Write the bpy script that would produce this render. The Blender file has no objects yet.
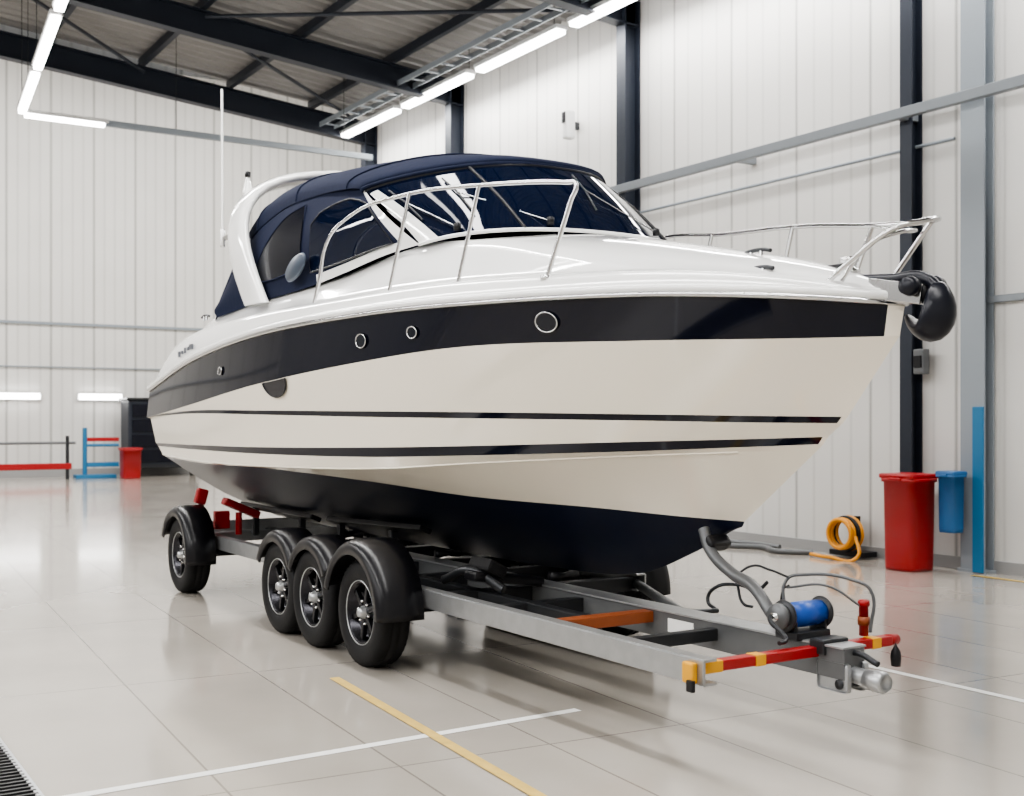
import bpy, bmesh, math
from math import sin, cos, pi, radians
from mathutils import Vector, Matrix, Euler
S = bpy.context.scene
try:
    S.view_settings.look = 'AgX - Medium High Contrast'
except Exception as e: print(e)
# ------------------------------------------------------------ materials
def mat(name, col, rough=.5, metal=0, coat=0, noise=0, nscale=8, bump=0, emis=None, estr=0, spec=.5, coatr=.03):
    m = bpy.data.materials.new(name); m.use_nodes = True
    nt = m.node_tree; b = nt.nodes['Principled BSDF']
    b.inputs['Base Color'].default_value = (*col, 1)
    b.inputs['Roughness'].default_value = rough
    b.inputs['Metallic'].default_value = metal
    b.inputs['Coat Weight'].default_value = coat
    b.inputs['Coat Roughness'].default_value = coatr
    b.inputs['Specular IOR Level'].default_value = spec
    if emis:
        b.inputs['Emission Color'].default_value = (*emis, 1)
        b.inputs['Emission Strength'].default_value = estr
    if noise or bump:
        tc = nt.nodes.new('ShaderNodeTexCoord'); n = nt.nodes.new('ShaderNodeTexNoise')
        n.inputs['Scale'].default_value = nscale; n.inputs['Detail'].default_value = 4
        nt.links.new(tc.outputs['Object'], n.inputs['Vector'])
        if noise:
            r = nt.nodes.new('ShaderNodeMapRange')
            r.inputs['To Min'].default_value = 1-noise; r.inputs['To Max'].default_value = 1+noise*.6
            nt.links.new(n.outputs['Fac'], r.inputs['Value'])
            v = nt.nodes.new('ShaderNodeVectorMath'); v.operation = 'SCALE'
            v.inputs[0].default_value = col
            nt.links.new(r.outputs[0], v.inputs['Scale'])
            nt.links.new(v.outputs[0], b.inputs['Base Color'])
        if bump:
            bp = nt.nodes.new('ShaderNodeBump'); bp.inputs['Strength'].default_value = bump
            bp.inputs['Distance'].default_value = .01
            nt.links.new(n.outputs['Fac'], bp.inputs['Height'])
            nt.links.new(bp.outputs[0], b.inputs['Normal'])
    return m
def panel_mat(name, col, axis, pitch, groove=.03, rough=.45, dark=.62):
    """sheet cladding with regular vertical joints"""
    m = mat(name, col, rough); nt = m.node_tree; b = nt.nodes['Principled BSDF']
    tc = nt.nodes.new('ShaderNodeTexCoord'); sp = nt.nodes.new('ShaderNodeSeparateXYZ')
    nt.links.new(tc.outputs['Object'], sp.inputs[0])
    def chain(period, width):
        a = nt.nodes.new('ShaderNodeMath'); a.operation = 'PINGPONG'; a.inputs[1].default_value = period/2
        nt.links.new(sp.outputs[axis], a.inputs[0])
        r = nt.nodes.new('ShaderNodeMapRange'); r.inputs['From Min'].default_value = 0; r.inputs['From Max'].default_value = width
        nt.links.new(a.outputs[0], r.inputs['Value']); return r
    r1 = chain(pitch, groove); r2 = chain(pitch/4, groove)
    r2.inputs['To Min'].default_value = .85
    r1.inputs['To Min'].default_value = dark
    mu = nt.nodes.new('ShaderNodeMath'); mu.operation = 'MULTIPLY'
    nt.links.new(r1.outputs[0], mu.inputs[0]); nt.links.new(r2.outputs[0], mu.inputs[1])
    n = nt.nodes.new('ShaderNodeTexNoise'); n.inputs['Scale'].default_value = .8
    nt.links.new(tc.outputs['Object'], n.inputs['Vector'])
    nr = nt.nodes.new('ShaderNodeMapRange'); nr.inputs['To Min'].default_value = .90; nr.inputs['To Max'].default_value = 1.05
    nt.links.new(n.outputs['Fac'], nr.inputs['Value'])
    m2 = nt.nodes.new('ShaderNodeMath'); m2.operation = 'MULTIPLY'
    nt.links.new(mu.outputs[0], m2.inputs[0]); nt.links.new(nr.outputs[0], m2.inputs[1])
    v = nt.nodes.new('ShaderNodeVectorMath'); v.operation = 'SCALE'; v.inputs[0].default_value = col
    nt.links.new(m2.outputs[0], v.inputs['Scale']); nt.links.new(v.outputs[0], b.inputs['Base Color'])
    bp = nt.nodes.new('ShaderNodeBump'); bp.inputs['Strength'].default_value = .6; bp.inputs['Distance'].default_value = .02
    nt.links.new(mu.outputs[0], bp.inputs['Height']); nt.links.new(bp.outputs[0], b.inputs['Normal'])
    return m
def floor_mat():
    m = mat('floor_tiles', (.5,.48,.45), .3); nt = m.node_tree; b = nt.nodes['Principled BSDF']
    tc = nt.nodes.new('ShaderNodeTexCoord'); mp = nt.nodes.new('ShaderNodeMapping')
    mp.inputs['Rotation'].default_value[2] = radians(4)
    nt.links.new(tc.outputs['Object'], mp.inputs[0])
    br = nt.nodes.new('ShaderNodeTexBrick'); br.offset = 0; br.squash = 1
    br.inputs['Scale'].default_value = 1; br.inputs['Mortar Size'].default_value = .006
    br.inputs['Mortar Smooth'].default_value = .3
    br.inputs['Brick Width'].default_value = 2.2; br.inputs['Row Height'].default_value = .75
    br.inputs['Color1'].default_value = (.435,.400,.355,1); br.inputs['Color2'].default_value = (.418,.385,.342,1)
    br.inputs['Mortar'].default_value = (.24,.215,.19,1)
    nt.links.new(mp.outputs[0], br.inputs['Vector'])
    n = nt.nodes.new('ShaderNodeTexNoise'); n.inputs['Scale'].default_value = 1.3; n.inputs['Detail'].default_value = 6
    nt.links.new(tc.outputs['Object'], n.inputs['Vector'])
    r = nt.nodes.new('ShaderNodeMapRange'); r.inputs['To Min'].default_value = .86; r.inputs['To Max'].default_value = 1.1
    nt.links.new(n.outputs['Fac'], r.inputs['Value'])
    v = nt.nodes.new('ShaderNodeVectorMath'); v.operation = 'SCALE'
    nt.links.new(br.outputs['Color'], v.inputs[0]); nt.links.new(r.outputs[0], v.inputs['Scale'])
    nt.links.new(v.outputs[0], b.inputs['Base Color'])
    r2 = nt.nodes.new('ShaderNodeMapRange'); r2.inputs['To Min'].default_value = .07; r2.inputs['To Max'].default_value = .22
    nt.links.new(n.outputs['Fac'], r2.inputs['Value']); nt.links.new(r2.outputs[0], b.inputs['Roughness'])
    b.inputs['Coat Weight'].default_value = .35; b.inputs['Coat Roughness'].default_value = .08
    bp = nt.nodes.new('ShaderNodeBump'); bp.inputs['Strength'].default_value = .2; bp.inputs['Distance'].default_value = .004
    bp.invert = True
    nt.links.new(br.outputs['Fac'], bp.inputs['Height']); nt.links.new(bp.outputs[0], b.inputs['Normal'])
    return m
M = dict(
 white=mat('gelcoat_white', (.86,.86,.85), .12, coat=.8),
 cream=mat('gelcoat_cream', (.82,.76,.65), .12, coat=.7),
 navy=mat('gelcoat_navy', (.003,.004,.011), .05, spec=.35),
 bottom=mat('antifouling_navy', (.004,.007,.02), .35, noise=.2, spec=.3),
 canvas=mat('navy_canvas', (.010,.014,.034), .85, noise=.15, nscale=30, bump=.2, spec=.15),
 glass=mat('tinted_glass', (.003,.006,.018), .03, spec=.22),
 vinyl=mat('dark_vinyl_window', (.004,.005,.010), .16, spec=.12),
 chrome=mat('stainless_steel', (.62,.62,.62), .12, 1),
 galv=mat('galvanised_steel', (.44,.45,.46), .38, .8, noise=.2, nscale=14),
 dsteel=mat('dark_steel', (.035,.037,.041), .4, .5, noise=.2),
 gsteel=mat('grey_painted_steel', (.13,.135,.14), .4, .4, noise=.2),
 intake=mat('intake_grey', (.05,.065,.09), .4, spec=.3),
 rubber=mat('rubber', (.008,.008,.009), .65, bump=.15, nscale=60, spec=.3),
 fender=mat('fender_plastic', (.006,.006,.008), .3, spec=.35),
 rim=mat('alloy_rim_dark', (.03,.03,.035), .25, .8),
 red=mat('red_paint', (.33,.008,.010), .35),
 rust=mat('orange_primer', (.26,.065,.018), .5, noise=.25),
 yellow=mat('yellow_paint', (.70,.34,.02), .45),
 blue=mat('blue_plastic', (.008,.07,.36), .4),
 pblue=mat('blue_post_paint', (.02,.15,.30), .45),
 lblue=mat('blue_bin_plastic', (.02,.11,.28), .4),
 black=mat('black_plastic', (.008,.008,.010), .35, spec=.35),
 anchor=mat('anchor_dark', (.007,.008,.014), .3, .0, spec=.35),
 beam=mat('beam_navy_steel', (.016,.021,.033), .45, .2),
 lgrey=mat('column_light_grey', (.25,.28,.31), .45),
 rail=mat('wall_rail_steel', (.22,.24,.26), .4, .3),
 roof=mat('roof_deck_metal', (.26,.255,.25), .5, .3, noise=.2, nscale=2),
 whitepaint=mat('line_white', (.8,.8,.78), .5, noise=.15, nscale=10),
 yellowpaint=mat('line_yellow', (.60,.42,.12), .5, noise=.3, nscale=12),
 tube=mat('lamp_tube', (1,1,1), .5, emis=(1,.99,.97), estr=16),
 housing=mat('lamp_housing', (.6,.6,.6), .4),
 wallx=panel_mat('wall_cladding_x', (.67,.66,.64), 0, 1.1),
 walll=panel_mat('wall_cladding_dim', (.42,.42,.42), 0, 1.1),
 wally=panel_mat('wall_cladding_y', (.68,.67,.645), 1, 1.1, .05),
 base=mat('kick_plate', (.30,.30,.30), .5),
 hose=mat('yellow_hose', (.66,.27,.012), .4),
 lens=mat('porthole_glass', (.006,.008,.014), .05, spec=.4),
 grate=mat('grate_dark', (.03,.03,.032), .5, .5),
 badge=mat('badge_grey', (.10,.11,.13), .35),
 floor=floor_mat())
# ------------------------------------------------------------ helpers
def empty(name, loc=(0,0,0)):
    o = bpy.data.objects.new(name, None); S.collection.objects.link(o); o.location = loc; o.empty_display_size = .2
    return o
def link(o, parent):
    S.collection.objects.link(o)
    if parent:
        o.parent = parent; o.matrix_parent_inverse = Matrix.Translation(-parent.location)
    return o
def mesh(name, verts, faces, mats, parent=None, smooth=False, fm=None):
    me = bpy.data.meshes.new(name); me.from_pydata([tuple(v) for v in verts], [], faces)
    if not isinstance(mats, (list, tuple)): mats = [mats]
    for m in mats: me.materials.append(m)
    for i, p in enumerate(me.polygons):
        p.use_smooth = smooth
        if fm: p.material_index = fm[i]
    me.update()
    bm = bmesh.new(); bm.from_mesh(me); bmesh.ops.recalc_face_normals(bm, faces=bm.faces); bm.to_mesh(me); bm.free()
    return link(bpy.data.objects.new(name, me), parent)
def box(name, c, s, m, parent=None, bev=0, rot=(0,0,0)):
    me = bpy.data.meshes.new(name); bm = bmesh.new(); bmesh.ops.create_cube(bm, size=1)
    bmesh.ops.scale(bm, vec=s, verts=bm.verts)
    if bev: bmesh.ops.bevel(bm, geom=bm.edges[:], offset=bev, segments=2, affect='EDGES', profile=.6)
    bmesh.ops.rotate(bm, matrix=Euler(rot).to_matrix(), verts=bm.verts)
    bmesh.ops.translate(bm, vec=c, verts=bm.verts)
    bm.to_mesh(me); bm.free(); me.materials.append(m)
    return link(bpy.data.objects.new(name, me), parent)
def tube(name, pts, r, m, parent=None, smooth=True, cyc=False, res=8):
    cu = bpy.data.curves.new(name, 'CURVE'); cu.dimensions = '3D'; cu.bevel_depth = r; cu.bevel_resolution = 4
    cu.use_fill_caps = True; cu.resolution_u = res
    if smooth and len(pts) > 2:
        sp = cu.splines.new('BEZIER'); sp.bezier_points.add(len(pts)-1)
        for b, p in zip(sp.bezier_points, pts):
            b.co = p; b.handle_left_type = b.handle_right_type = 'AUTO'
    else:
        sp = cu.splines.new('POLY'); sp.points.add(len(pts)-1)
        for b, p in zip(sp.points, pts): b.co = (*p, 1)
    sp.use_cyclic_u = cyc
    cu.materials.append(m)
    return link(bpy.data.objects.new(name, cu), parent)
def lathe(name, prof, c, m, parent=None, seg=48, axis='Y', rotz=0, smooth=True, tread=None):
    vs, fs = [], []; n = len(prof)
    for i in range(seg):
        a = 2*pi*i/seg
        for j, (r, y) in enumerate(prof):
            rr = r
            if tread and j in tread and (i % 2 == (j % 2)): rr = r-.012
            if axis == 'Y': p = Vector((rr*cos(a), y, rr*sin(a)))
            elif axis == 'Z': p = Vector((rr*cos(a), rr*sin(a), y))
            else: p = Vector((y, rr*cos(a), rr*sin(a)))
            vs.append(p+Vector(c))
    for i in range(seg):
        k = (i+1) % seg
        for j in range(n-1):
            fs.append((i*n+j, i*n+j+1, k*n+j+1, k*n+j))
    return mesh(name, vs, fs, m, parent, smooth)
def itp(xs, ys, x):
    if x <= xs[0]: return ys[0]
    if x >= xs[-1]: return ys[-1]
    i = 0
    while x > xs[i+1]: i += 1
    def d(k):
        if k == 0: return (ys[1]-ys[0])/(xs[1]-xs[0])
        if k == len(xs)-1: return (ys[-1]-ys[-2])/(xs[-1]-xs[-2])
        return (ys[k+1]-ys[k-1])/(xs[k+1]-xs[k-1])
    h = xs[i+1]-xs[i]; t = (x-xs[i])/h
    return (ys[i]*(2*t**3-3*t*t+1)+d(i)*h*(t**3-2*t*t+t)+ys[i+1]*(-2*t**3+3*t*t)+d(i+1)*h*(t**3-t*t))
def grid_faces(nu, nv, off=0):
    return [(off+i*nv+j, off+i*nv+j+1, off+(i+1)*nv+j+1, off+(i+1)*nv+j) for i in range(nu-1) for j in range(nv-1)]
# ------------------------------------------------------------ CAMERA
cam = bpy.data.cameras.new('camera'); co = bpy.data.objects.new('camera', cam); S.collection.objects.link(co)
co.location = (11.1,-4.3,1.5); co.rotation_euler = (radians(90),0,radians(57.73))
cam.lens = 41.87; cam.sensor_width = 36; cam.shift_y = .0215; cam.clip_end = 200
cam.dof.use_dof = True; cam.dof.focus_distance = 6.6; cam.dof.aperture_fstop = 3.2
S.camera = co
# ------------------------------------------------------------ BOAT
B = empty('cabin_cruiser_motorboat', (3.7,0,.55))
U = [0,.2,.4,.6,.73,.87,.95,1]
ROWS = [
 (6.50,[0]*8,                                  [.56,.555,.55,.55,.555,.61,.79,.955]),
 (6.54,[1.10,1.14,1.10,.86,.60,.31,.14,0],     [1.16,1.135,1.14,1.09,1.03,1.005,.985,.975]),
 (7.05,[1.12,1.17,1.13,.98,.77,.43,.19,0],     [1.18,1.155,1.16,1.19,1.25,1.31,1.34,1.36]),
 (7.08,[1.14,1.19,1.16,1.02,.82,.47,.205,0],   [1.255,1.25,1.25,1.265,1.295,1.335,1.365,1.385]),
 (7.11,[1.15,1.20,1.17,1.03,.83,.48,.21,0],    [1.285,1.29,1.30,1.325,1.35,1.385,1.405,1.42]),
 (7.20,[1.17,1.218,1.197,1.065,.875,.525,.237,0],[1.532,1.555,1.54,1.52,1.51,1.498,1.488,1.485]),
 (7.23,[1.17,1.22,1.20,1.07,.88,.53,.24,0],    [1.535,1.58,1.57,1.555,1.545,1.53,1.52,1.515]),
 (7.53,[1.20,1.26,1.25,1.14,.97,.62,.31,0],    [1.52,1.63,1.763,1.865,1.91,1.89,1.875,1.875]),
 (7.56,[1.18,1.25,1.25,1.16,1.01,.69,.37,0],   [1.78,2.00,2.12,2.15,2.14,2.11,2.065,2.02])]
X0 = [-.02,-.02,-.04,-.12,-.16,-.28,-.28,-.30,-.27]
def hp(k, u, sgn=-1):
    x, ys, zs = ROWS[k]; x0 = X0[k]
    return Vector((x0+(x-x0)*u, sgn*max(0,itp(U, ys, u)), itp(U, zs, u)))
STR = [(0,'bottom'),(1,'cream'),(2,'cream'),(3,'navy'),(4,'cream'),(5,'navy'),(6,'cream'),(7,'navy')]
UL = [i/80 for i in range(80)]+[.9935,.997,1.0]
NU = len(UL)
hm = [M['bottom'],M['cream'],M['navy'],M['white']]; idx = {'bottom':0,'cream':1,'navy':2}
vs, fs, fm = [], [], []
for sgn in (-1,1):
    for k, mn in STR:
        sub = 5 if k in (0,1,4,6,7) else 2
        off = len(vs)
        for i in range(NU):
            u = UL[i]; a, b = hp(k,u,sgn), hp(k+1,u,sgn)
            for j in range(sub):
                t = j/(sub-1); p = a.lerp(b,t)
                if k == 0: p.z -= .05*sin(pi*t)*(1-.6*u)
                vs.append(p)
        g = grid_faces(NU, sub, off); fs += g
        for i in range(NU-1):
            for j in range(sub-1):
                lim = NU-3 if k == 7 else NU-2
                fm.append(1 if (k in (3,5,7) and i >= lim) else idx[mn])
off = len(vs); ring = [hp(k,0,-1) for k in range(9)]+[hp(k,0,1) for k in range(8,0,-1)]
vs += ring; n = len(ring)
vs.append(Vector((-.14,0,1.35)))
for i in range(n): fs.append((off+i, off+(i+1)%n, off+n)); fm.append(1)
mesh('hull', vs, fs, hm, B, True, fm)
US = [i/60 for i in range(61)]
rr = [hp(8,u,-1) for u in US]+[hp(8,u,1) for u in reversed(US[:-1])]
tube('rub_rail', [p+Vector((.0,.012*(-1 if p.y<0 else 1),0)) for p in rr], .015, M['chrome'], B, False)
tube('rub_rail_base', [p+Vector((0,0,.028)) for p in rr], .024, M['white'], B, False)
for sgn,n_ in ((-1,'port'),(1,'starboard')):
    tube('spray_rail_'+n_, [hp(2,u,sgn) for u in US[:58]], .006, M['cream'], B, False)
# deck loft
DX = [-.27,-.1,.15,.5,1.0,2.0,3.0,3.6,4.6,5.2,5.8,6.5,7.0,7.4,7.56]
HB = [.04,.13,.22,.28,.28,.22,.17,.15,.14,.14,.13,.12,.10,.06,.03]
ZC = [1.86,2.02,2.2,2.36,2.45,2.46,2.5,2.55,2.60,2.62,2.53,2.385,2.27,2.14,2.05]
ZT = [1.85,2.01,2.18,2.34,2.43,2.47,2.48,2.5,2.58,2.53,2.40,2.25,2.18,2.1,2.045]
NS = 100; vs = []
for i in range(NS):
    u = i/(NS-1)
    s = hp(8,u,-1); x, Y, z = s.x, -s.y, s.z
    hb, zc, zt = itp(DX,HB,x), itp(DX,ZC,x), itp(DX,ZT,x)
    zt = max(zt, z+hb*.9); zc = max(zc, zt)
    pr = [(Y,z),(Y*.992,z+hb*.35),(Y*.98,z+hb*.7),(Y*.955,z+hb*.93),(Y*.92,z+hb),(Y*.87,z+hb),(Y*.84,z+hb+.012),
          (Y*.80,z+hb+.25*(zt-z-hb)),(Y*.765,z+hb+.75*(zt-z-hb)),(Y*.73,zt),(Y*.62,zt+.35*(zc-zt)),(Y*.4,zt+.75*(zc-zt)),(Y*.2,zt+.95*(zc-zt)),(0,zc)]
    row = [Vector((x,-a,b)) for a,b in pr]+[Vector((x,a,b)) for a,b in reversed(pr[:-1])]
    vs += row
nv = len(row)
fs = grid_faces(NS, nv)
fs.append(tuple(range(nv)))
mesh('deck', vs, fs, M['white'], B, True)
# swim platform
pl=[(-.1,1.1),(-.38,1.02),(-.48,.9),(-.52,.5),(-.52,0)]
pl = pl+[(x,-y) for x,y in reversed(pl[:-1])]
n=len(pl)
vs=[Vector((x,y,1.40)) for x,y in pl]+[Vector((x,y,1.50)) for x,y in pl]
fs=[tuple(range(n)),tuple(range(n,2*n))]+[(i,(i+1)%n,n+(i+1)%n,n+i) for i in range(n)]
mesh('swim_platform', vs, fs, M['white'], B)
# canopy side surface
SS=[0,.12,.2,.3,.45,.6,.75,.9,1]
UPc=[(1.1,.96,2.5),(1.5,.94,2.8),(1.8,.92,2.98),(2.1,.9,3.07),(2.55,.89,3.13),(3.05,.88,3.13),(3.47,.87,3.10),(3.70,.865,3.07),(3.79,.86,3.05)]
LOc=[(1.1,.98,2.38),(1.55,.98,2.40),(1.9,.98,2.42),(2.2,.98,2.43),(2.65,.975,2.44),(3.15,.96,2.46),(3.65,.94,2.50),(4.2,.9,2.56),(4.6,.87,2.58)]
def side(s,t,sgn,off=0):
    a=[itp(SS,[p[k] for p in LOc],s) for k in range(3)]; b=[itp(SS,[p[k] for p in UPc],s) for k in range(3)]
    p=[a[k]*(1-t)+b[k]*t for k in range(3)]
    p[1]+=.035*sin(pi*t)+off
    return Vector((p[0],sgn*p[1],p[2]))
for sgn,nm in ((-1,'starboard'),(1,'port')):
    sg=[i/50 for i in range(51)]; tg=[0,.06,.10,.2,.35,.5,.65,.8,.9,1]
    vs=[side(s,t,sgn) for s in sg for t in tg]; fs=grid_faces(51,10); fm=[]
    for i in range(50):
        for j in range(9):
            s=sg[i]; t=tg[j]
            fm.append(1 if ((s>=.62 and t<.10) or s>=.95) else 0)
    mesh('canopy_side_'+nm, vs, fs, [M['canvas'],M['white']], B, True, fm)
    def patch(name, s0, s1, lo, hi, m, off=.012):
        vs=[]; N=24
        for i in range(N+1):
            q=i/N; s=s0+(s1-s0)*q
            l=itp([a for a,_ in lo],[b for _,b in lo],q); h=itp([a for a,_ in hi],[b for _,b in hi],q)
            for j in range(7): vs.append(side(s,l+(h-l)*j/6,sgn,off))
        mesh(name, vs, grid_faces(N+1,7), m, B, True)
        tube(name+'_trim',[side(s0+(s1-s0)*q,itp([a for a,_ in lo],[b for _,b in lo],q),sgn,off) for q in [k/16 for k in range(17)]]+
             [side(s0+(s1-s0)*q,itp([a for a,_ in hi],[b for _,b in hi],q),sgn,off) for q in [k/16 for k in range(16,-1,-1)]],.006,M['black'] if m==M['glass'] else M['canvas'],B,False,True)
    patch('canvas_window_'+nm,.24,.55,[(0,.24),(.5,.2),(1,.22)],[(0,.3),(.25,.62),(.6,.84),(1,.92)],M['vinyl'])
    patch('side_window_'+nm,.60,.945,[(0,.14),(.5,.12),(1,.10)],[(0,.66),(.15,.78),(.6,.86),(.85,.82),(1,.76)],M['glass'])
# canopy roof
RF=[(4.84,1.05,.875,3.04,3.11),(4.82,1.04,.885,3.055,3.15),(4.60,.90,.89,3.07,3.21),(4.15,.62,.89,3.09,3.29),(3.45,.30,.885,3.12,3.365),(2.6,.05,.89,3.13,3.43),(2.1,0,.90,3.07,3.43),(1.8,0,.92,2.98,3.33),(1.5,0,.94,2.8,3.10),(1.1,0,.96,2.5,2.64)]
vs=[]; NR=len(RF); NSr=46; NT=33
ks=list(range(NR))
for i in range(NSr):
    q=i/(NSr-1)*(NR-1); xc,k,w,zb,zt=[itp(ks,[r[c] for r in RF],q) for c in range(5)]
    for j in range(NT):
        th=-pi/2+pi*j/(NT-1); sy=sin(th)
        y=(w+.005)*(abs(sy)**.85)*(1 if sy>0 else -1); z=zb+(zt-zb)*max(0,cos(th))**.75
        vs.append(Vector((xc-k*abs(sy)**2.6,y,z)))
mesh('canopy_roof', vs, grid_faces(NSr,NT), M['canvas'], B, True)
tube('canopy_front_hem',[vs[j] for j in range(NT)],.014,M['canvas'],B,False)
for q in (14,24,33):
    tube('canopy_seam',[vs[q*NT+j]+Vector((0,0,.004)) for j in range(NT)],.007,M['canvas'],B,False)
a=[vs[(NSr-1)*NT+j] for j in range(NT)]
mesh('canopy_aft_panel', a+[Vector((1.0,p.y,2.36)) for p in a], [(j,j+1,NT+j+1,NT+j) for j in range(NT-1)], M['canvas'], B, True)
# windshield
def ws(v,t,off=0):
    e=1-abs(v)**2.2; y1=.87*sin(v*pi/2); sv=abs(sin(v*pi/2))
    a=Vector((4.6+.80*e,y1,2.58+.035*e)); b=Vector((3.79+1.04*(1-sv**3),.86*sin(v*pi/2),3.045+.07*(1-v*v)))
    p=a.lerp(b,t); p.x+=.03*sin(pi*t)+off*.5; p.z+=off; return p
vg=[-1+2*i/40 for i in range(41)]
vs=[ws(v,t/8) for v in vg for t in range(9)]
mesh('windshield_glass',vs,grid_faces(41,9),M['glass'],B,True)
tube('windshield_lower_frame',[ws(v,.0) for v in vg],.012,M['white'],B,False)
tube('windshield_upper_frame',[ws(v,.97) for v in vg],.010,M['black'],B,False)
for v in (-.42,.42):
    tube('windshield_mullion',[ws(v,t/8,.006) for t in range(9)],.010,M['black'],B,False)
for v0,v1 in ((-1,-.87),(.87,1)):
    vs=[ws(v0+(v1-v0)*i/6,t/8*.90,.008) for i in range(7) for t in range(9)]
    mesh('windshield_pillar',vs,grid_faces(7,9),M['white'],B,True)
for v0,dv in ((-.3,-.28),(.3,-.3),(-.75,-.1)):
    p0=ws(v0,.04,.03); p1=ws(v0+dv,.55,.03)
    tube('wiper_arm',[p0,p1],.005,M['chrome'],B,False)
    tube('wiper_blade',[ws(v0+dv-.02,.25,.025),p1,ws(v0+dv+.01,.8,.025)],.006,M['black'],B,False)
    lathe('wiper_pivot',[(0,-.02),(.022,-.02),(.022,.02),(0,.03)],p0,M['black'],B,16,'Z')
# arch
AP=[(2.2,-1.03,2.40,.44),(2.02,-1.045,2.62,.44),(1.84,-1.045,2.86,.42),(1.72,-1.02,3.08,.38),(1.68,-.96,3.26,.38),(1.70,-.84,3.40,.42),(1.74,-.62,3.49,.48),(1.8,-.3,3.53,.52),(1.82,0,3.54,.54)]
AP=AP+[(x,-y,z,c) for x,y,z,c in reversed(AP[:-1])]
vs=[]; NA=len(AP); NC=16
for i,(x,y,z,c) in enumerate(AP):
    p,q=AP[max(0,i-1)],AP[min(NA-1,i+1)]
    t=Vector((0,q[1]-p[1],q[2]-p[2])).normalized(); nrm=Vector((0,-t.z,t.y))
    for j in range(NC):
        a=2*pi*j/NC; cx=math.copysign(abs(cos(a))**.7,cos(a)); sy=math.copysign(abs(sin(a))**.8,sin(a))
        vs.append(Vector((x,y,z))+Vector((c/2*cx,0,0))+nrm*(.05*sy))
fs=[(i*NC+j,i*NC+(j+1)%NC,(i+1)*NC+(j+1)%NC,(i+1)*NC+j) for i in range(NA-1) for j in range(NC)]
ar=mesh('radar_arch',vs,fs,M['white'],B,True)
ss=ar.modifiers.new('s','SUBSURF'); ss.levels=ss.render_levels=1
tube('vhf_antenna',[(1.36,-1.02,3.0),(1.34,-1.02,4.28)],.010,M['white'],B,False)
lathe('antenna_base',[(0,-.05),(.022,-.05),(.02,.1),(0,.1)],(1.36,-1.02,3.0),M['white'],B,16,'Z')
box('antenna_bracket',(1.45,-1.01,3.02),(.2,.04,.03),M['chrome'],B,.005)
lathe('nav_light',[(0,0),(.04,0),(.045,.03),(.03,.08),(.015,.15),(0,.16)],(1.58,-.88,3.36),M['white'],B,20,'Z')
lathe('nav_light_lens',[(0,0),(.024,0),(.024,.04),(0,.05)],(1.58,-.88,3.515),M['black'],B,20,'Z')
mo=lathe('helm_air_intake',[(0,-.02),(.11,-.02),(.13,0),(.11,.015),(0,.02)],(0,0,0),M['intake'],B,28,'Y')
mo.matrix_parent_inverse=Matrix.Identity(4)
mo.location=Vector((3.0,-1.03,2.60))-B.location; mo.scale=(1.5,1,.6); mo.rotation_euler=(0,radians(-18),0)
def rail(name,pts,r=.0125): return tube(name,pts,r,M['chrome'],B,True)
rail('bow_rail_near',[(3.50,-1.1,2.30),(3.55,-1.09,2.42),(3.66,-1.07,2.70),(3.95,-1.04,2.83),(4.6,-1.0,2.865),(5.43,-.93,2.80),(6.08,-.80,2.72),(6.15,-.79,2.70),(6.12,-.80,2.62),(5.95,-.84,2.22)])
for a,b in (((4.72,-1.0,2.862),(4.52,-1.04,2.27)),((5.42,-.93,2.80),(5.25,-.97,2.26))):
    tube('rail_post',[a,b],.0115,M['chrome'],B,False)
    lathe('post_foot',[(0,-.01),(.03,-.01),(.028,.012),(0,.014)],b,M['chrome'],B,16,'Z')
lathe('post_foot',[(0,-.01),(.03,-.01),(.028,.012),(0,.014)],(5.95,-.84,2.24),M['chrome'],B,16,'Z')
rail('bow_rail_far',[(3.9,1.05,2.3),(4.05,1.03,2.60),(4.5,.98,2.74),(5.5,.86,2.67),(6.3,.66,2.59),(7.1,.36,2.46),(7.52,.20,2.405),(7.66,.10,2.39),(7.69,-.03,2.365),(7.63,-.15,2.33),(7.44,-.19,2.22),(7.28,-.2,2.12)])
rail('bow_rail_inner',[(7.05,.38,2.465),(7.40,.22,2.38),(7.53,.1,2.355),(7.55,-.04,2.33),(7.48,-.14,2.28),(7.34,-.16,2.13)],.010)
for a,b in (((7.05,.38,2.47),(6.9,.38,2.16)),((6.2,.69,2.60),(6.05,.72,2.2)),((5.3,.885,2.69),(5.1,.93,2.25)),((7.55,.19,2.40),(7.34,.14,2.12))):
    tube('rail_post',[a,b],.0125,M['chrome'],B,False)
def on_hull(k0,k1,bl,x):
    lo,hi=0,1
    for _ in range(40):
        u=(lo+hi)/2; p=hp(k0,u).lerp(hp(k1,u),bl)
        if p.x<x: lo=u
        else: hi=u
    du=hp(k0,u+.01).lerp(hp(k1,u+.01),bl)-p; dv=hp(k1,u)-hp(k0,u)
    n=du.cross(dv).normalized()
    if n.y>0: n=-n
    return p,n,du.normalized()
def disc(name,p,n,t,rx,rz,m,off,half=False):
    up=n.cross(t).normalized()
    if up.z<0: up=-up
    N=32; vs=[p+n*off]
    for i in range(N+1):
        a=(pi+pi*i/N) if half else 2*pi*i/N
        vs.append(p+n*off+t*rx*cos(a)+up*rz*sin(a))
    fs=[(0,i+1,i+2) for i in range(N)]
    mesh(name,vs,fs,m,B)
    return vs[1:]
for x,bl,r in ((5.97,.47,.062),(4.93,.46,.04),(4.38,.44,.05),(2.05,.5,.035)):
    p,n,t=on_hull(7,8,bl,x)
    v=disc('porthole',p,n,t,r*1.15,r*.85,M['lens'],.012)
    tube('porthole_ring',v[:-1],.0045,M['chrome'],B,False,True)
p,n,t=on_hull(6,7,.98,3.12)
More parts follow.
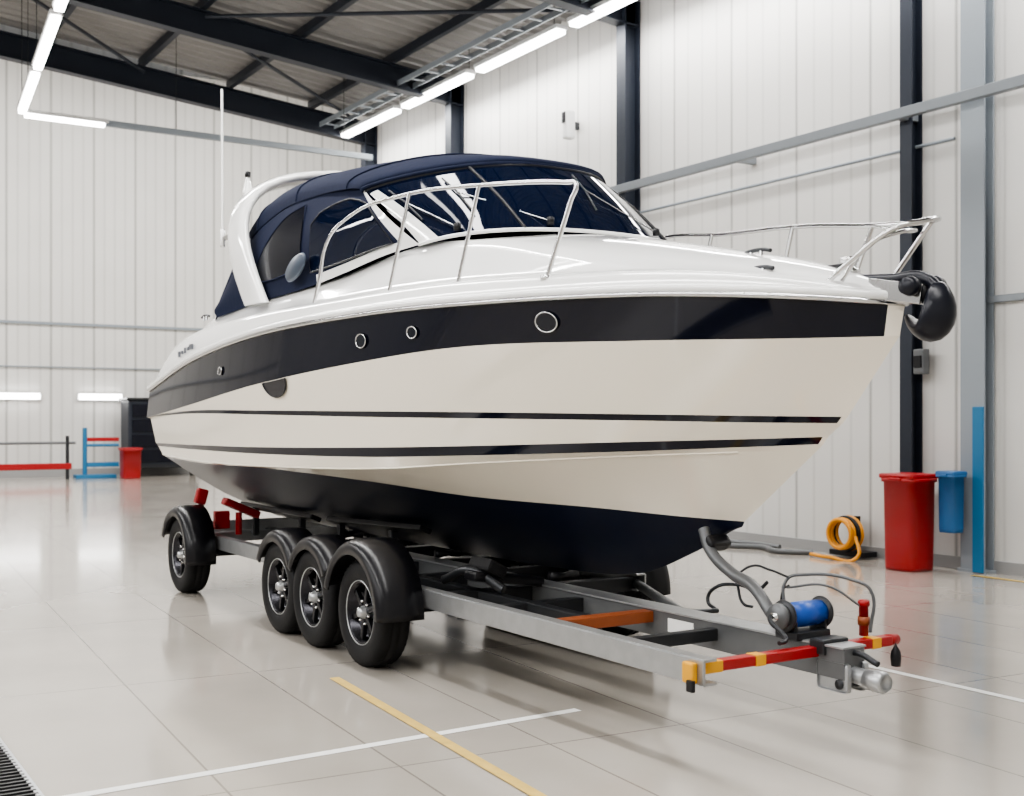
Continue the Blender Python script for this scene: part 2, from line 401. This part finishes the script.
v=disc('intake_scoop',p,n,t,.19,.12,M['navy'],.012,True)
tube('intake_scoop_rim',v,.006,M['black'],B,False)
for i,(w,h) in enumerate(((.05,.05),(.035,.03),(.03,.05),(.05,.03),(.09,.045))):
    s_=hp(8,.145+.012*i); box('name_badge',(s_.x,s_.y-.002,s_.z+.12),(w,.012,h),M['badge'],B,.004)
def cleat(x,y,z):
    for dx in (-.035,.035): lathe('cleat_post',[(.012,0),(.01,.035)],(x+dx,y,z),M['chrome'],B,12,'Z')
    tube('cleat_horn',[(x-.1,y,z+.03),(x-.05,y,z+.04),(x+.05,y,z+.04),(x+.1,y,z+.03)],.010,M['dsteel'],B)
cleat(6.75,-.12,2.30); cleat(6.95,-.3,2.18); cleat(1.0,-1.05,2.36)
lathe('windlass',[(0,0),(.05,0),(.05,.03),(.03,.04),(.03,.06),(.045,.07),(.04,.09),(0,.095)],(7.24,0,2.17),M['chrome'],B,24,'Z')
box('windlass_body',(7.16,.02,2.21),(.14,.10,.05),M['black'],B,.018)
for y in (-.06,.06):
    box('bow_roller_cheek',(7.55,y,2.07),(.30,.014,.09),M['chrome'],B,.005,(0,radians(10),0))
box('bow_roller_base',(7.50,0,2.045),(.28,.13,.03),M['chrome'],B,.005,(0,radians(10),0))
lathe('bow_roller_wheel',[(0,-.05),(.05,-.05),(.035,0),(.05,.05),(0,.05)],(7.66,0,2.05),M['black'],B,24,'Y')
tube('anchor_shank',[(7.25,0,2.15),(7.5,0,2.13),(7.66,0,2.12),(7.73,0,2.06),(7.73,0,1.93)],.028,M['anchor'],B)
# plough anchor: solid V-shaped share stowed under the roller
prof=[(7.56,1.97,.012,.02),(7.60,1.91,.05,.04),(7.66,1.87,.085,.06),(7.72,1.87,.10,.085),(7.76,1.92,.105,.095),(7.775,1.99,.10,.085),(7.76,2.06,.07,.06),(7.74,2.10,.04,.03)]
vs=[];NC=16
for i,(x,z,ry,rt) in enumerate(prof):
    p,q=prof[max(0,i-1)],prof[min(len(prof)-1,i+1)]
    t=Vector((q[0]-p[0],0,q[1]-p[1])).normalized(); nn=Vector((-t.z,0,t.x))
    for j in range(NC):
        a=2*pi*j/NC; yy=ry*sin(a)
        vs.append(Vector((x,yy,z))+nn*(rt*.6*cos(a)+ .35*abs(yy)))
fs=[(i*NC+j,i*NC+(j+1)%NC,(i+1)*NC+(j+1)%NC,(i+1)*NC+j) for i in range(len(prof)-1) for j in range(NC)]
fs+=[tuple(range(NC)),tuple(range(len(vs)-NC,len(vs)))]
o=mesh('anchor_fluke',vs,fs,M['anchor'],B,True); sd=o.modifiers.new('s','SUBSURF'); sd.levels=sd.render_levels=1
lathe('anchor_stop',[(0,-.035),(.035,-.035),(.045,0),(.035,.035),(0,.035)],(7.66,-.09,2.08),M['anchor'],B,20,'Y')
lathe('anchor_stop',[(0,-.035),(.035,-.035),(.045,0),(.035,.035),(0,.035)],(7.68,.05,2.09),M['anchor'],B,20,'Y')
# outdrive leg
box('outdrive_upper',(-.24,0,1.10),(.34,.28,.42),M['black'],B,.06)
box('outdrive_leg',(-.30,0,.86),(.3,.09,.5),M['black'],B,.03)
lathe('outdrive_torpedo',[(0,-.3),(.05,-.25),(.07,-.1),(.07,.15),(.03,.25),(0,.26)],(-.34,0,.66),M['black'],B,20,'X')

# ------------------------------------------------------------ TRAILER (centreline y=-.2)
T=empty('boat_trailer',(4,0,0))
YC=-.2
def chan(name,x0,x1,y,z0,z1,m,w=.07,sg=1):
    h=(z0+z1)/2
    box(name+'_web',((x0+x1)/2,y,h),(x1-x0,.012,z1-z0),m,T)
    for z,n_ in ((z0,'lower'),(z1,'upper')):
        box(name+'_flange_'+n_,((x0+x1)/2,y+sg*w/2,z),(x1-x0,w,.012),m,T,.002)
chan('side_rail_near',.3,7.34,-.98,.395,.495,M['galv'])
chan('side_rail_far',.3,5.0,.58,.395,.495,M['galv'],.07,-1)
box('centre_beam',(5.0,-.2,.42),(4.9,.13,.14),M['gsteel'],T,.006)
box('centre_beam_cap',(5.0,-.2,.493),(4.9,.15,.01),M['galv'],T,.002)
box('centre_beam_rear',(1.4,-.2,.42),(2.4,.10,.12),M['gsteel'],T,.006)
box('inner_beam',(4.4,-.62,.43),(3.4,.07,.09),M['dsteel'],T,.006)
for x,m_ in ((.45,'galv'),(1.7,'dsteel'),(2.5,'dsteel'),(3.4,'dsteel'),(4.1,'dsteel'),(4.9,'dsteel')):
    box('cross_member',(x,YC,.43),(.09,1.54,.09),M[m_],T,.006)
box('cross_member_front',(5.45,-.59,.43),(.07,.76,.08),M['dsteel'],T,.006)
box('cross_member_primer',(6.08,-.59,.45),(.09,.76,.06),M['rust'],T,.006)
box('cross_member_dark',(6.6,-.59,.43),(.06,.76,.06),M['dsteel'],T,.006)
box('rating_plate',(6.35,-.267,.425),(.2,.006,.07),M['whitepaint'],T)
tube('tongue_brace',[(4.95,.55,.43),(6.3,-.12,.43)],.03,M['gsteel'],T,False)
box('front_bar_red',(7.27,-.38,.455),(.06,1.22,.045),M['red'],T,.006)
for y in (-.9,-.62,.12): box('front_bar_yellow_band',(7.27,y,.455),(.065,.12 if y<-.8 else .06,.05),M['yellow'],T,.004)
box('front_bar_end_yellow',(7.27,-1.0,.44),(.07,.03,.09),M['yellow'],T,.01)
box('front_bar_end_plate',(7.3,-1.02,.39),(.04,.02,.05),M['black'],T,.005)
lathe('front_bar_tip',[(0,-.03),(.028,-.03),(.024,.04),(0,.05)],(7.27,.25,.455),M['red'],T,20,'Y')
lathe('marker_reflector',[(0,0),(.022,0),(.026,.04),(.022,.07),(.01,.09),(0,.11)],(7.30,.25,.335),M['black'],T,20,'Z')
tube('drawbar_tube',[(6.9,-.2,.42),(7.3,-.2,.385),(7.60,-.2,.36)],.038,M['galv'],T)
lathe('coupler_head',[(.0,-.02),(.042,-.02),(.048,.03),(.048,.07),(.034,.09),(.028,.07),(0,.07)],(7.54,-.2,.365),M['galv'],T,28,'X')
for y in (-.255,-.145): box('coupler_plate',(7.38,y,.36),(.18,.015,.13),M['galv'],T,.02)
tube('coupler_handle',[(7.36,-.2,.43),(7.46,-.2,.47),(7.58,-.2,.44)],.014,M['dsteel'],T)
lathe('coupler_bolt',[(0,-.07),(.022,-.07),(.022,.07),(0,.07)],(7.42,-.2,.33),M['dsteel'],T,16,'Y')
box('jockey_clamp',(7.30,-.2,.48),(.09,.16,.07),M['dsteel'],T,.01)
tube('winch_arm',[(6.36,-.12,.93),(6.42,-.13,.83),(6.60,-.15,.73),(6.78,-.17,.68),(6.95,-.2,.56),(7.1,-.2,.44)],.030,M['gsteel'],T)
box('bow_stop_pad',(6.42,-.08,.86),(.07,.14,.07),M['black'],T,.02,(0,radians(-45),0))
for y in (-.32,-.08):
    lathe('winch_side_disc',[(0,-.010),(.070,-.010),(.075,0),(.070,.010),(0,.010)],(7.14,y,.60),M['dsteel'],T,32,'Y')
lathe('winch_drum_strap',[(0,-.11),(.056,-.11),(.060,0),(.056,.11),(0,.11)],(7.14,-.2,.60),M['blue'],T,32,'Y')
lathe('winch_gear',[(.0,-.02),(.056,-.02),(.062,0),(.056,.02),(.026,.02),(.026,-.0),(0,.0)],(7.14,-.355,.60),M['gsteel'],T,32,'Y')
lathe('winch_hub',[(0,-.03),(.02,-.03),(.02,.02),(0,.02)],(7.14,-.365,.60),M['chrome'],T,20,'Y')
box('winch_bracket',(7.14,-.2,.51),(.14,.22,.04),M['dsteel'],T,.008)
for y in (-.29,-.1): box('winch_cheek',(7.14,y,.545),(.10,.012,.12),M['dsteel'],T,.004)
tube('winch_crank',[(7.14,-.38,.60),(7.14,-.41,.60),(7.25,-.42,.52),(7.27,-.48,.51)],.011,M['dsteel'],T)
tube('guide_rod',[(6.95,-.12,.56),(6.94,-.1,.73),(7.0,-.05,.755),(7.2,.08,.74),(7.26,.12,.70),(7.26,.12,.5)],.008,M['gsteel'],T)
tube('guide_rod_lower',[(6.94,-.1,.69),(7.1,.0,.71),(7.22,.1,.62)],.006,M['gsteel'],T)
tube('brake_line',[(6.62,-.16,.70),(6.70,-.1,.77),(6.8,-.08,.76),(6.95,-.1,.74)],.006,M['dsteel'],T)
lathe('red_post',[(0,0),(.022,0),(.022,.14),(.028,.14),(.028,.16),(.02,.17),(0,.17)],(7.22,.12,.48),M['red'],T,20,'Z')
lathe('red_post_collar',[(0,0),(.028,0),(.028,.04),(0,.04)],(7.22,.12,.53),M['rust'],T,20,'Z')
lathe('rod_end',[(0,0),(.018,.0),(.024,.025),(.018,.05),(0,.05)],(6.86,-.06,.50),M['black'],T,16,'Z')
tube('rod_hanger',[(6.86,-.06,.54),(6.87,-.06,.66),(6.95,-.1,.70)],.006,M['dsteel'],T)
tube('safety_hook',[(6.2,.12,.46),(6.1,.14,.51),(6.15,.16,.58),(6.25,.22,.60),(6.38,.26,.59),(6.42,.28,.63)],.010,M['dsteel'],T)
tube('safety_hook_leg',[(6.25,.22,.60),(6.3,.22,.5),(6.35,.24,.49)],.008,M['dsteel'],T)
tube('safety_hook_bracket',[(6.2,-.15,.47),(6.2,.12,.46)],.014,M['dsteel'],T)
tube('breakaway_cable',[(6.9,-.1,.35),(7.0,.1,.28),(7.3,.1,.26),(7.42,-.12,.33)],.005,M['black'],T)
def hull_bottom(x,y):
    u=x/6.5; a=hp(0,u); b=hp(1,u); t=min(1,abs(y)/max(.01,abs(b.y)))
    return a.z*(1-t)+b.z*t-.05*sin(pi*t)*(1-.6*u)
for y in (-.45,.45):
    for x0,x1 in ((.3,2.0),(2.3,3.9)):
        z0=hull_bottom(x0,y)-.04; z1=hull_bottom(x1,y)-.04
        box('bunk_board',((x0+x1)/2,y,(z0+z1)/2-.01),(x1-x0,.10,.04),M['black'],T,.01,(radians(24)*(1 if y>0 else -1),math.atan2(z0-z1,x1-x0),0))
    for x in (.6,1.7,2.5,3.4):
        z=hull_bottom(x,y)-.08
        box('bunk_post',(x,y,(z+.45)/2),(.05,.05,z-.43),M['dsteel'],T,.006)
for x in (1.7,3.4,4.9):
    lathe('keel_roller',[(0,-.1),(.035,-.1),(.02,0),(.035,.1),(0,.1)],(x,0,.515),M['black'],T,20,'Y')
box('stern_guide_red',(.66,-.98,.82),(.08,.10,.14),M['red'],T,.02,(radians(-15),0,0))
tube('stern_guide_post',[(.66,-.98,.45),(.66,-.98,.75)],.025,M['dsteel'],T,False)
box('stern_roller_red',(.62,-.60,.70),(.12,.36,.07),M['red'],T,.02,(radians(-24),0,0))
tube('stern_roller_post',[(.62,-.62,.46),(.62,-.62,.66)],.03,M['red'],T,False)
box('stern_plate_red',(.62,-.78,.60),(.06,.14,.16),M['red'],T,.01)
box('rear_lamp_board',(.28,YC,.50),(.05,1.6,.13),M['galv'],T,.01)
tube('axle_bracket_1',[(4.7,-.75,.52),(4.95,-.7,.60),(5.15,-.6,.50)],.03,M['dsteel'],T)
box('swing_cradle',(5.0,-.5,.545),(.14,.5,.06),M['black'],T,.02,(radians(-8),0,0))
box('swing_cradle_pad',(5.0,-.62,.62),(.24,.14,.08),M['rubber'],T,.02,(radians(-28),0,0))
tireP=[(.19,-.075),(.205,-.095),(.25,-.105),(.295,-.10),(.318,-.088),(.328,-.07),(.33,-.03),(.322,-.025),(.33,-.02),(.33,.02),(.322,.025),(.33,.03),(.328,.07),(.318,.088),(.295,.10),(.25,.105),(.205,.095),(.19,.075)]
def wheel(x,sgn,tag):
    c=(x,YC+sgn*.93,.33)
    lathe('tyre_'+tag,tireP,c,M['rubber'],T,88,'Y',tread=(4,5,12,13))
    s=sgn
    lathe('rim_'+tag,[(.192,-.07*s),(.20,.08*s),(.19,.088*s),(.178,.08*s),(.17,.03*s),(.13,.01*s),(.05,.02*s),(0,.02*s)],c,M['rim'],T,48,'Y')
    lathe('rim_lip_'+tag,[(.198,.084*s),(.196,.092*s),(.192,.090*s),(.190,.078*s)],c,M['galv'],T,48,'Y')
    lathe('hub_'+tag,[(.045,.02*s),(.04,.07*s),(.03,.085*s),(.025,.10*s),(0,.102*s)],c,M['galv'],T,28,'Y')
    for k in range(6):
        a=2*pi*k/6+.3
        r0=.11; box('spoke_'+tag,(c[0]+r0*cos(a),c[1]+.05*s,c[2]+r0*sin(a)),(.15,.03,.036),M['rim'],T,.008,(0,-a,0))
        a2=a+pi/6
        lathe('lug_'+tag,[(0,0),(.009,0),(.009,.05*s),(0,.055*s)],(c[0]+.07*cos(a2),c[1]+.02*s,c[2]+.07*sin(a2)),M['chrome'],T,8,'Y')
def fender(x,sgn,tag,r=.405,a0=-8,a1=188,w=.15):
    vs=[];N=36
    cy=YC+sgn*.94
    for i in range(N+1):
        a=radians(a0+(a1-a0)*i/N); c_,s_=cos(a),sin(a)
        for rr,yy in ((r-.06,sgn*w),(r-.01,sgn*(w+.004)),(r+.02,sgn*(w-.025)),(r+.032,sgn*(w-.07)),(r+.035,0),(r+.03,-sgn*w*.9),(r+.015,-sgn*w*.9),(r+.018,0),(r+.012,sgn*(w-.07)),(r-.005,sgn*(w-.02)),(r-.06,sgn*(w-.012))):
            vs.append(Vector((x+rr*c_,cy+yy,.345+rr*s_)))
    n=11; fs=grid_faces(N+1,n)+[(i*n+n-1,i*n,(i+1)*n,(i+1)*n+n-1) for i in range(N)]+[tuple(range(n)),tuple(range(N*n,N*n+n))]
    mesh('fender_'+tag,vs,fs,M['fender'],T,True)
WX=[(4.49,'a'),(3.74,'b'),(3.14,'c'),(.80,'d')]
for x,tg in WX:
    for sgn,sd_ in ((-1,'near'),(1,'far')):
        wheel(x,sgn,tg+'_'+sd_)
        if tg=='a': fender(x,sgn,tg+'_'+sd_,.40,-2,165,.15)
        elif tg=='d': fender(x,sgn,tg+'_'+sd_,.38,-10,160,.13)
        else: fender(x,sgn,tg+'_'+sd_,.360,30,155,.12)
    tube('axle_'+tg,[(x,YC-.88,.33),(x,YC+.88,.33)],.035,M['dsteel'],T,False)
    for y in (-.9,.52): box('axle_hanger_'+tg,(x,y,.37),(.3,.04,.1),M['dsteel'],T,.01)

# ------------------------------------------------------------ BUILDING
XB,XF,YR,YL=-10.3,16.,5.95,-14.
def quad(name,pts,m,parent=None): return mesh(name,pts,[tuple(range(len(pts)))],m,parent)
box('floor',(-3.5,0,-.05),(41,32,.1),M['floor'])
box('wall_right',((XB+XF)/2,YR+.1,3.8),(XF-XB,.2,7.6),M['wallx'])
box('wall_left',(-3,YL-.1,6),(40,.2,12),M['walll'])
box('wall_front',(XF+.1,(YL+YR)/2,4.5),(.2,YR-YL,9),M['wally'])
box('wall_back',(-22.1,0,6),(.2,32,12),M['wally'])
box('wall_return',(XB-.1,10.6,6),(.2,9.1,12),M['wally'])
box('wall_far_right',(-16.2,15.1,6),(12,.2,12),M['wallx'])
box('wall_header',(XB-.25,-4,9.9),(.1,20,4.2),M['wally'])
box('ceiling_far_bay',(-16.2,.5,12.05),(12.4,30,.1),M['roof'])
RZ=lambda y: 7.45+.095*(YR-y) if y>-4 else 7.45+.095*(YR+4)-.095*(-4-y)
vs=[];xs=[];x=XB
while x<XF:
    for dx,h in ((0,0),(.10,0),(.14,.06),(.24,.06)): xs.append((x+dx,h))
    x+=.28
for y in (YR+.2,-4,YL):
    for (x,h) in xs: vs.append(Vector((x,y,RZ(y)+h+.02)))
n=len(xs); fs=[(r*n+i,r*n+i+1,(r+1)*n+i+1,(r+1)*n+i) for r in range(2) for i in range(n-1)]
mesh('ceiling',vs,fs,M['roof'])
def ibeam_y(name,x,y0,y1,depth=.42,drop=.16,w=.2):
    z0,z1=RZ(y0)-drop,RZ(y1)-drop
    E=empty(name,(x,(y0+y1)/2,(z0+z1)/2))
    def slab(nm,za,zb,wd):
        v=[]
        for yy,zz in ((y0,z0),(y1,z1)):
            for xx in (x-wd/2,x+wd/2):
                for zd in (za,zb): v.append(Vector((xx,yy,zz-zd)))
        mesh(nm,v,[(0,1,3,2),(4,6,7,5),(0,4,5,1),(2,3,7,6),(0,2,6,4),(1,5,7,3)],M['beam'],E)
    slab('top_flange',0,.025,w); slab('web',.025,depth-.025,.02); slab('bottom_flange',depth-.025,depth,w)
    return E
for x in (-10.15,-6.75,-1.9,2.8,7.5,12.2):
    ibeam_y('roof_rafter',x,YR-.02,-4.0,.42 if x<-10 else .40)
    ibeam_y('roof_rafter',x,-4.0,YL+.02)
for y in (4.6,3.0,1.4,-.2,-1.8,-3.4,-6,-8.5,-11):
    box('roof_purlin',((XB+XF)/2,y,RZ(y)-.07),(XF-XB-.1,.09,.14),M['beam'])
for (x0,y0,x1,y1) in ((-10,5.7,-6.9,1.4),(-6.6,1.4,-2.1,5.7),(-6.6,-.2,-2.1,-3.4),(-10,1.4,-6.9,-1.8)):
    tube('roof_brace',[(x0,y0,RZ(y0)-.28),(x1,y1,RZ(y1)-.28)],.03,M['beam'],None,False)
def hcol(name,x,y,z1,m,w=.2,d=.24,z0=0):
    E=empty(name,(x,y,z0))
    h=(z0+z1)/2; L=z1-z0
    box('flange_front',(x,y-d/2,h),(w,.02,L),m,E); box('flange_rear',(x,y+d/2,h),(w,.02,L),m,E)
    box('web',(x,y,h),(.02,d,L),m,E)
    box('base_plate',(x,y,z0+.015),(w+.06,d+.04,.03),m,E)
    return E
for x in (-10.15,-6.75,-1.9,7.5,12.2): hcol('steel_column',x,YR-.15,RZ(YR)-.2,M['beam'],.20,.24)
hcol('steel_column',2.82,YR-.10,RZ(YR)-.2,M['beam'],.15,.15)
E=hcol('grey_column',3.62,YR-.10,RZ(YR)-.1,M['lgrey'],.27,.14)
box('blue_guard',(3.70,YR-.195,.82),(.12,.025,1.62),M['pblue'],E,.005)
box('wall_rail',((XB+12)/2,YR-.33,4.65),(12-XB,.08,.11),M['rail'],None,.01)
for x in (-8.5,-4.3,.4,2.82,5.4): box('rail_bracket',(x,YR-.15,4.65),(.08,.30,.08),M['rail'],None,.005)
box('wall_rail',(6.,YR-.05,2.68),(4.6,.06,.07),M['rail'],None,.01)
tube('wall_conduit',[(-10,YR-.03,4.35),(3.3,YR-.03,4.35)],.018,M['lgrey'],None,False)
box('baseboard_right',((XB+XF)/2,YR-.015,.06),(XF-XB,.03,.12),M['base'])
box('baseboard_back',(-21.98,0,.1),(.04,30,.2),M['base'])
box('trim_1',(-21.97,0,4.05),(.05,30,.07),M['lgrey'])
box('trim_2',(-21.97,0,2.9),(.04,30,.03),M['lgrey'])
def stripe(name,x0,y0,x1,y1,w,m,z=.003):
    a=Vector((x0,y0,z)); b=Vector((x1,y1,z)); d=(b-a).normalized(); nn=Vector((-d.y,d.x,0))*w/2
    quad(name,[a-nn,b-nn,b+nn,a+nn],m)
stripe('floor_line_white',6.2,-4.5,6.07,-.72,.06,M['whitepaint'],.002)
stripe('floor_line_white',5.7,1.42,9.5,1.36,.06,M['whitepaint'],.002)
stripe('floor_line_yellow',4.70,-1.48,9.0,-1.83,.06,M['yellowpaint'],.005)
stripe('floor_line_yellow',3.75,5.6,9,5.6,.08,M['yellowpaint'])
E=empty('floor_drain_grate',(5.5,-3.5,0))
box('frame',(5.5,-3.36,.006),(5,.025,.012),M['galv'],E); box('frame',(5.5,-3.7,.006),(5,.03,.012),M['galv'],E)
box('pit',(5.5,-3.53,.002),(5,.34,.004),M['black'],E)
for i in range(100): box('bar',(3.02+i*.05,-3.53,.008),(.018,.34,.01),M['grate'],E)
def bin_(name,x,y,w,h,m,z=0):
    E=empty(name,(x,y,z)); a=w*.46;b=w*.5
    v=[]
    for zz,r in ((0,a),(.04,a+.004),(h*.9,b),(h*.9,b+.02),(h*.94,b+.02),(h*.94,b-.02)):
        for k in range(24):
            t=2*pi*k/24; cx=math.copysign(abs(cos(t))**.35,cos(t)); sy=math.copysign(abs(sin(t))**.35,sin(t))
            v.append(Vector((x+cx*r,y+sy*r,z+zz)))
    f=[(i*24+k,i*24+(k+1)%24,(i+1)*24+(k+1)%24,(i+1)*24+k) for i in range(5) for k in range(24)]+[tuple(range(24))]
    mesh('body',v,f,m,E,True)
    box('lid',(x,y,z+h*.96),(2*b+.03,2*b+.03,.05),m,E,.02)
    box('lid_handle',(x,y-b-.02,z+h*.93),(w*.4,.03,.03),m,E,.008)
    return E
bin_('red_waste_bin',3.13,5.44,.39,.98,M['red'])
bin_('blue_wall_bin',3.53,5.57,.19,.60,M['lblue'],.40)
E=empty('wall_hose_reel',(2.15,5.75,0))
for i,rr_ in enumerate((.18,.18,.16,.16)):
    tube('hose_coil',[(2.1+rr_*cos(a*pi/8),5.72-.05*i,.27+rr_*.95*sin(a*pi/8)) for a in range(16)],.024,M['hose'] if i!=1 else M['black'],E,True,True)
box('stand',(2.1,5.78,.05),(.5,.2,.06),M['black'],E,.01); box('stand_back',(2.1,5.85,.24),(.06,.04,.42),M['black'],E,.005)
tube('hose_tail',[(2.3,5.6,.25),(2.4,5.5,.04),(2.1,5.4,.03),(1.8,5.45,.03)],.020,M['hose'],E)
tube('floor_cable',[(1.7,5.6,.03),(1.4,5.35,.03),(1.0,5.5,.03),(.6,5.3,.03),(.2,5.45,.03),(.5,5.65,.03),(1.1,5.68,.03)],.03,M['gsteel'])
E=empty('wall_socket_box',(2.95,5.80,2.1)); box('body',(2.99,5.80,2.1),(.13,.10,.26),M['gsteel'],E,.015); box('cover',(2.99,5.74,2.1),(.09,.02,.12),M['black'],E,.005)
E=empty('wall_speaker',(-3.4,5.8,6)); box('body',(-3.3,5.78,5.85),(.13,.16,.42),M['housing'],E,.03); box('bracket',(-3.3,5.9,5.85),(.08,.1,.1),M['dsteel'],E); box('grille',(-3.3,5.69,5.95),(.08,.02,.16),M['black'],E,.005)
bin_('red_waste_bin',-19.9,3.72,.48,.80,M['red'])
E=empty('tool_cart',(-21.2,4.9,0))
box('cabinet',(-21.2,4.85,1.15),(.8,1.9,1.75),M['beam'],E,.04)
for i in range(4): box('drawer_front',(-20.78,4.85,.55+i*.4),(.03,1.7,.34),M['navy'],E,.01)
box('work_top',(-21.2,4.85,2.06),(.9,2.0,.06),M['dsteel'],E,.01)
for yy in (4.1,5.65): lathe('castor',[(0,-.05),(.15,-.05),(.15,.05),(0,.05)],(-20.95,yy,.15),M['rubber'],E,20,'Y')
box('chassis',(-21.2,4.85,.27),(.8,1.8,.1),M['dsteel'],E,.01)
E=empty('safety_barrier',(-20.5,0,0))
for yy in (-2.2,-.2,2.3): tube('post',[(-20.5,yy,0),(-20.5,yy,1.1)],.045,M['dsteel'],E,False)
tube('upper_rail',[(-20.5,-3.2,.92),(-20.5,2.5,.92)],.035,M['gsteel'],E,False)
box('red_beam',(-20.5,-.4,.33),(.12,5.6,.16),M['red'],E,.02)
E=empty('blue_post_lift',(-20.6,2.9,0))
tube('post',[(-20.6,2.75,0),(-20.6,2.75,1.3)],.06,M['pblue'],E,False)
tube('arm',[(-20.6,2.75,.85),(-20.6,3.6,.85)],.04,M['pblue'],E,False); box('foot',(-20.6,3.0,.05),(.4,1.0,.1),M['pblue'],E,.01)
box('red_arm',(-20.6,3.2,1.0),(.1,.8,.1),M['red'],E,.01); box('lower_arm',(-20.6,3.2,.35),(.1,.8,.12),M['pblue'],E,.01)
# ------------------------------------------------------------ LAMPS
def area(name,loc,sx,sy,power,rot=(0,0,0),col=(1,.985,.96)):
    l=bpy.data.lights.new(name,'AREA'); l.shape='RECTANGLE'; l.size=sx; l.size_y=sy; l.energy=power; l.color=col
    o=bpy.data.objects.new(name,l); o.location=loc; o.rotation_euler=rot; return link(o,None)
def strip_x(x0,x1,y,z,par,L=2.3,w=.16):
    x=x0
    while x+L<=x1+.01:
        box('housing',(x+L/2,y,z+.06),(L,w+.04,.06),M['housing'],par,.01)
        box('tube',(x+L/2,y,z),(L-.06,w,.06),M['tube'],par,.015)
        x+=L+.25
    for q in range(int((x1-x0)/2.4)+1):
        tube('hanger',[(x0+q*2.4,y,z+.08),(x0+q*2.4,y,RZ(y)-.02)],.006,M['dsteel'],par,False)
E=empty('unseen_fill_row',(-2,5.2,7)); strip_x(-10.1,12,5.25,6.98,E)
E=empty('unseen_fill_row',(-8.45,-.88,6.2)); strip_x(-8.3,12,-.9,6.2,E,2.3,.11); E.rotation_euler=(0,0,radians(-5.5))
E=empty('unseen_fill_row',(-2,-7.5,6.8)); strip_x(-10,14,-7.5,6.8,E,2.3,.2)  # unseen row, added to light the hull from the camera side
E=empty('cross_light_bar',(-8.45,2,6.2))
box('tube',(-8.45,-.25,6.2),(.10,1.2,.06),M['tube'],E,.015); box('housing',(-8.45,-.25,6.26),(.15,1.3,.06),M['housing'],E,.01)
box('carrier_rail',(-8.45,2.7,6.24),(.08,4.7,.10),M['lgrey'],E,.01)
for yy in (-.8,1.5,4.5): tube('hanger',[(-8.45,yy,6.3),(-8.45,yy,RZ(yy))],.006,M['dsteel'],E,False)
E=empty('cable_tray',(0,4.8,7.1))
for yy in (4.7,5.0): box('side',(1,yy,7.12),(22,.02,.09),M['lgrey'],E)
for i in range(44): box('rung',(-9.8+i*.5,4.85,7.1),(.04,.3,.02),M['lgrey'],E)
for i,(y,w) in enumerate(((1.35,1.1),(3.45,1.1))):
    E=empty('wall_strip_light',(-21.9,y,2.1))
    box('tube',(-21.9,y,2.12),(.06,w,.14),M['tube'],E,.01); box('housing',(-21.95,y,2.12),(.04,w+.1,.2),M['housing'],E,.01)
area('light_row_right',(1,5.25,6.9),22,.3,800)
area('light_row_mid',(2,-1.4,6.1),20,.3,880)
area('fill_row_left',(2,-7.5,6.7),22,.6,1350)  # added soft fill under the unseen row, for the near hull side
area('far_bay_fill',(-15,1,11.5),5,20,2900)  # added fill without a fixture, brightens the far wall
area('fill_light_left',(4,-13.8,5.6),18,1.6,600,(radians(75),0,0),(1,1,1))  # added fill from the unseen left wall; no window is built there
w=bpy.data.worlds.new('world'); S.world=w; w.use_nodes=True
w.node_tree.nodes['Background'].inputs[0].default_value=(.8,.85,.9,1); w.node_tree.nodes['Background'].inputs[1].default_value=.3
